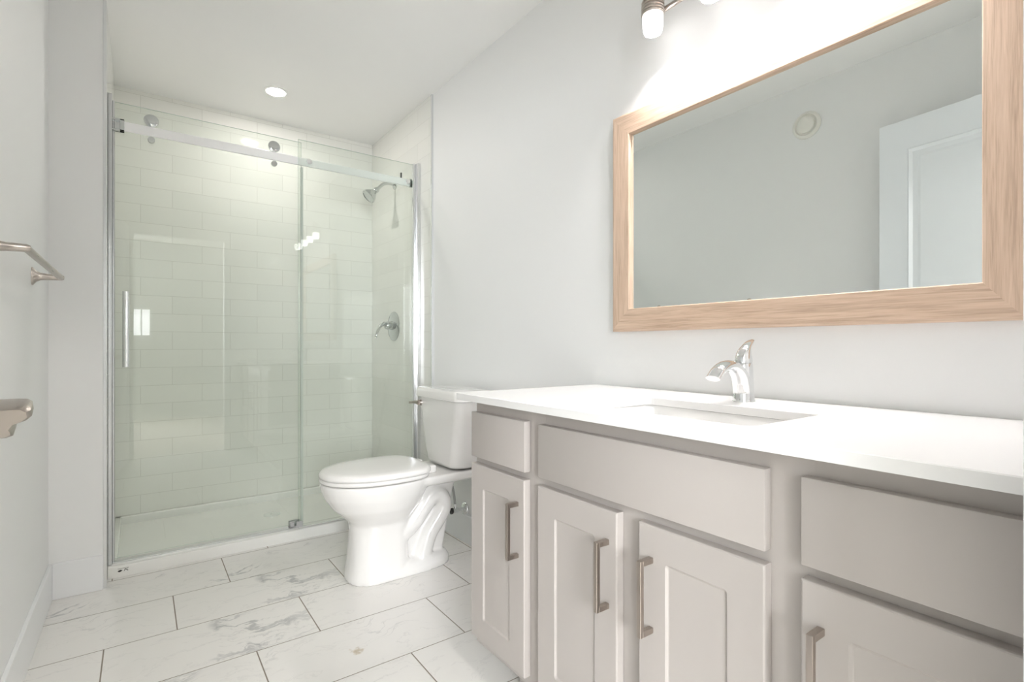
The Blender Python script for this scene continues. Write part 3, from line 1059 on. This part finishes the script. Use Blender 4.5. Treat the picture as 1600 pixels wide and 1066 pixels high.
def frame_side(o0, o1, i0, i1, mat):
    """one mitred side; o0,o1 outer corner (y,z), i0,i1 inner corner"""
    bm = bmesh.new()

    def sec(o, i):
        oy, oz = o
        iy, iz = i
        f = lambda k: (oy + (iy - oy) * k, oz + (iz - oz) * k)
        pts = []
        for x, k in ((WR - 0.0005, 0.0), (WR - 0.028, 0.0), (WR - 0.0345, 0.09), (WR - 0.035, 0.14), (WR - 0.033, 0.97), (WR - 0.031, 1.0), (WR - 0.0005, 1.0)):
            y, z = f(k)
            pts.append((x, y, z))
        return pts
    loft(bm, [sec(o0, i0), sec(o1, i1)])
    return obj('frame_rail', bm, mat, mi)


oc_ = [(MY1, MZ0), (MY1, MZ1), (MY0, MZ1), (MY0, MZ0)]
ic_ = [(NY1, NZ0), (NY1, NZ1), (NY0, NZ1), (NY0, NZ0)]
for k, mt in ((0, 'woodZ'), (1, 'woodY'), (2, 'woodZ'), (3, 'woodY')):
    k2 = (k + 1) % 4
    frame_side(oc_[k], oc_[k2], ic_[k], ic_[k2], mt)
bm = bmesh.new()


def mring(x, ins):
    return [(x, NY0 + ins, NZ0 + ins), (x, NY1 - ins, NZ0 + ins), (x, NY1 - ins, NZ1 - ins), (x, NY0 + ins, NZ1 - ins)]


bv = 0.017
loft(bm, [mring(WR - 0.006, 0.0005), mring(WR - 0.02, 0.0005), mring(WR - 0.02 - bv * 0.006, bv)])
obj('mirror_glass', bm, 'mirror', mi)

# ------------------------------------------------------------------ vanity light
LX, LZ = 1.245, 2.012
vlg = thing('vanity_light', 'brushed nickel wall light bar with frosted glass spots above the mirror', 'wall light', (WR, 0.715, 2.03))
bm = bmesh.new()
box(bm, (WR - 0.022, 0.655, 1.985), (WR - 0.0005, 0.775, 2.095), 0.006, 2)
obj('backplate', bm, 'nickel', vlg, smooth=True)
bm = bmesh.new()
cyl(bm, (WR - 0.015, 0.715, 2.014), (LX + 0.028, 0.715, 2.014), 0.010, n=16)
cyl(bm, (LX + 0.028, 0.425, 2.014), (LX + 0.028, 1.005, 2.014), 0.0075, n=16, bev=0.002)
obj('bar', bm, 'nickel', vlg, smooth=True)
for y in (1.005, 0.812, 0.618, 0.425):
    bm = bmesh.new()
    prof = [(0.075, 0.006), (0.075, 0.020), (0.070, 0.0245), (0.030, 0.0255)]
    z = 0.026
    for k in range(5):
        prof += [(z, 0.0285 + 0.001 * k), (z - 0.003, 0.0335 + 0.0002 * k), (z - 0.0055, 0.0335 + 0.0002 * k), (z - 0.0075, 0.030 + 0.0005 * k)]
        z -= 0.0085
    prof += [(z, 0.031), (z, 0.029), (0.0, 0.027)]
    lathe(bm, (LX, y, LZ), (0, 0, 1), prof, 32)
    cyl(bm, (LX + 0.020, y, 2.014), (LX + 0.032, y, 2.014), 0.009, n=14)
    s_ = obj('spot', bm, 'nickel', vlg, smooth=True, angle=30)
    bm = bmesh.new()
    lathe(bm, (LX, y, LZ), (0, 0, -1), [(0.004, 0.027), (0.020, 0.030), (0.050, 0.0295), (0.062, 0.0275), (0.068, 0.0252), (0.069, 0.0240), (0.066, 0.0230), (0.046, 0.0225), (0.046, 0.001)], 32)
    obj('glass_shade', bm, 'shade', s_, smooth=True)['label'] = 'lit frosted glass shade'
    bm = bmesh.new()
    lathe(bm, (LX, y, LZ - 0.0465), (0, 0, -1), [(0, 0.0215), (0.002, 0.021), (0.0035, 0.014), (0.004, 0.001)], 24)
    obj('bulb', bm, 'bulb', s_, smooth=True)

# ------------------------------------------------------------------ towel bar on the left wall
tb = thing('towel_bar', 'brushed nickel towel bar on the left wall near the shower', 'towel bar', (WL, 2.0, 1.24))
bm = bmesh.new()
BX = -0.222
cyl(bm, (BX, 1.668, 1.240), (BX, 2.345, 1.240), 0.0092, n=20, bev=0.003)
obj('bar', bm, 'nickel', tb, smooth=True)
for y in (1.675, 2.338):
    bm = bmesh.new()
    rings = []
    for x, hy, hz in ((WL, 0.017, 0.030), (WL + 0.003, 0.017, 0.030), (WL + 0.006, 0.0155, 0.026), (WL + 0.012, 0.0125, 0.018), (WL + 0.022, 0.0105, 0.0125), (WL + 0.04, 0.0098, 0.0105), (BX + 0.002, 0.0095, 0.0095), (BX + 0.009, 0.006, 0.006)):
        rings.append([(x, a, b_) for a, b_ in rrect(y, 1.240, hy, hz, min(hy, hz) * 0.9, 4)])
    loft(bm, rings)
    obj('post', bm, 'nickel', tb, smooth=True, angle=60)

# round vent on the left wall, seen in the mirror
vt = thing('wall_vent', 'round white air vent high on the left wall, reflected in the mirror', 'vent', (WL, 1.346, 2.215))
bm = bmesh.new()
lathe(bm, (WL, 1.346, 2.215), (1, 0, 0), [(0, 0.074), (0.006, 0.074), (0.014, 0.066), (0.016, 0.058), (0.008, 0.052)], 40)
obj('ring', bm, 'plastic', vt, smooth=True)
bm = bmesh.new()
lathe(bm, (WL + 0.008, 1.346, 2.215), (1, 0, 0), [(0, 0.044), (0.010, 0.044), (0.014, 0.038), (0.015, 0.002)], 40)
obj('cone', bm, 'plastic', vt, smooth=True)

# ------------------------------------------------------------------ entry door standing open along the left wall
dl_len, dth = 0.82, 0.035
hinge = Vector((-0.078, 0.150, 0.0))
free = Vector((-0.178, 0.965, 0.0))
ang = math.atan2(-(free.x - hinge.x), free.y - hinge.y)
door = struct(bpy.data.objects.new('door_1', None))
C.objects.link(door)
door.location = hinge
door.rotation_euler = (0, 0, ang)


def dpart(name, bm, m_, parent=None, smooth=False, angle=40):
    o = obj(name, bm, m_, None, smooth, angle)
    o.parent = parent or door
    return o


# local: y along leaf, +x room side; leaf occupies x in [-dth, 0]
bm = bmesh.new()
box(bm, (-dth + 0.006, 0, 0.012), (-0.006, dl_len, 2.040))


def door_face(sgn):
    st = 0.115
    x0 = 0.0 if sgn > 0 else -dth
    xi = x0 - sgn * 0.009

    def r(x, y0, y1, z0, z1):
        return [(x, y0, z0), (x, y1, z0), (x, y1, z1), (x, y0, z1)]
    for z0, z1 in ((0.25, 0.95), (1.13, 1.905)):
        loft(bm, [r(xi, st + 0.016, dl_len - st - 0.016, z0 + 0.016, z1 - 0.016), r(xi + sgn * 0.001, st + 0.030, dl_len - st - 0.030, z0 + 0.03, z1 - 0.03),
                  r(xi + sgn * 0.006, st + 0.050, dl_len - st - 0.05, z0 + 0.05, z1 - 0.05)])
        # moulding frame
        loft(bm, [r(x0, st, dl_len - st, z0, z1), r(x0 + sgn * 0.004, st + 0.006, dl_len - st - 0.006, z0 + 0.006, z1 - 0.006),
                  r(x0 - sgn * 0.002, st + 0.014, dl_len - st - 0.014, z0 + 0.014, z1 - 0.014), r(xi, st + 0.022, dl_len - st - 0.022, z0 + 0.022, z1 - 0.022)], cap=False)
    xa, xb = x0, x0 - sgn * 0.010
    box(bm, (xa, 0, 0.012), (xb, st, 2.040))
    box(bm, (xa, dl_len - st, 0.012), (xb, dl_len, 2.040))
    for z0, z1 in ((0.012, 0.25), (0.95, 1.13), (1.905, 2.040)):
        box(bm, (xa, st, z0), (xb, dl_len - st, z1))


door_face(1)
door_face(-1)
dpart('leaf', bm, 'doorpaint')
bm = bmesh.new()
hz, hy_ = 0.917, dl_len - 0.062
lathe(bm, (0, hy_, hz), (1, 0, 0), [(0, 0.032), (0.006, 0.032), (0.010, 0.028), (0.010, 0.012), (0.024, 0.011)])
# flat lever pointing back to the hinge
rings = []
for y, k in ((hy_ + 0.016, 0.93), (hy_ + 0.013, 0.99), (hy_ - 0.02, 1.0), (hy_ - 0.110, 0.96), (hy_ - 0.116, 0.85)):
    ring = [(0.020, -0.0135), (0.036, -0.0140), (0.042, -0.0115), (0.042, -0.0085), (0.040, -0.0050), (0.044, 0.0015), (0.053, 0.0050),
            (0.058, 0.0100), (0.057, 0.0170), (0.052, 0.0205), (0.044, 0.0212), (0.020, 0.0212)]
    ring = [(0.020 + (x - 0.020) * k, hz + z * k) for x, z in ring]
    rings.append([(x, y, z) for x, z in ring])
loft(bm, rings)
dpart('door_handle', bm, 'nickelv', smooth=True, angle=35)
for z in (0.25, 1.05, 1.85):
    bm = bmesh.new()
    cyl(bm, (0.004, -0.004, z - 0.045), (0.004, -0.004, z + 0.045), 0.006, n=12)
    dpart('hinge', bm, 'nickel', smooth=True)

# ------------------------------------------------------------------ fill lamp added in the unseen hall
hl = thing('hall_lamp', 'white glowing flush ceiling lamp in the hall behind the doorway', 'ceiling light', (0.35, -1.2, CZ))
bm = bmesh.new()
lathe(bm, (0.35, -1.2, CZ), (0, 0, -1), [(0, 0.17), (0.012, 0.17), (0.014, 0.165)], 40)
obj('base', bm, 'nickel', hl, smooth=True)
bm = bmesh.new()
lathe(bm, (0.35, -1.2, CZ - 0.014), (0, 0, -1), [(0, 0.155), (0.03, 0.150), (0.06, 0.11), (0.075, 0.05), (0.077, 0.001)], 40)
obj('shade', bm, 'hall_lamp', hl, smooth=True)
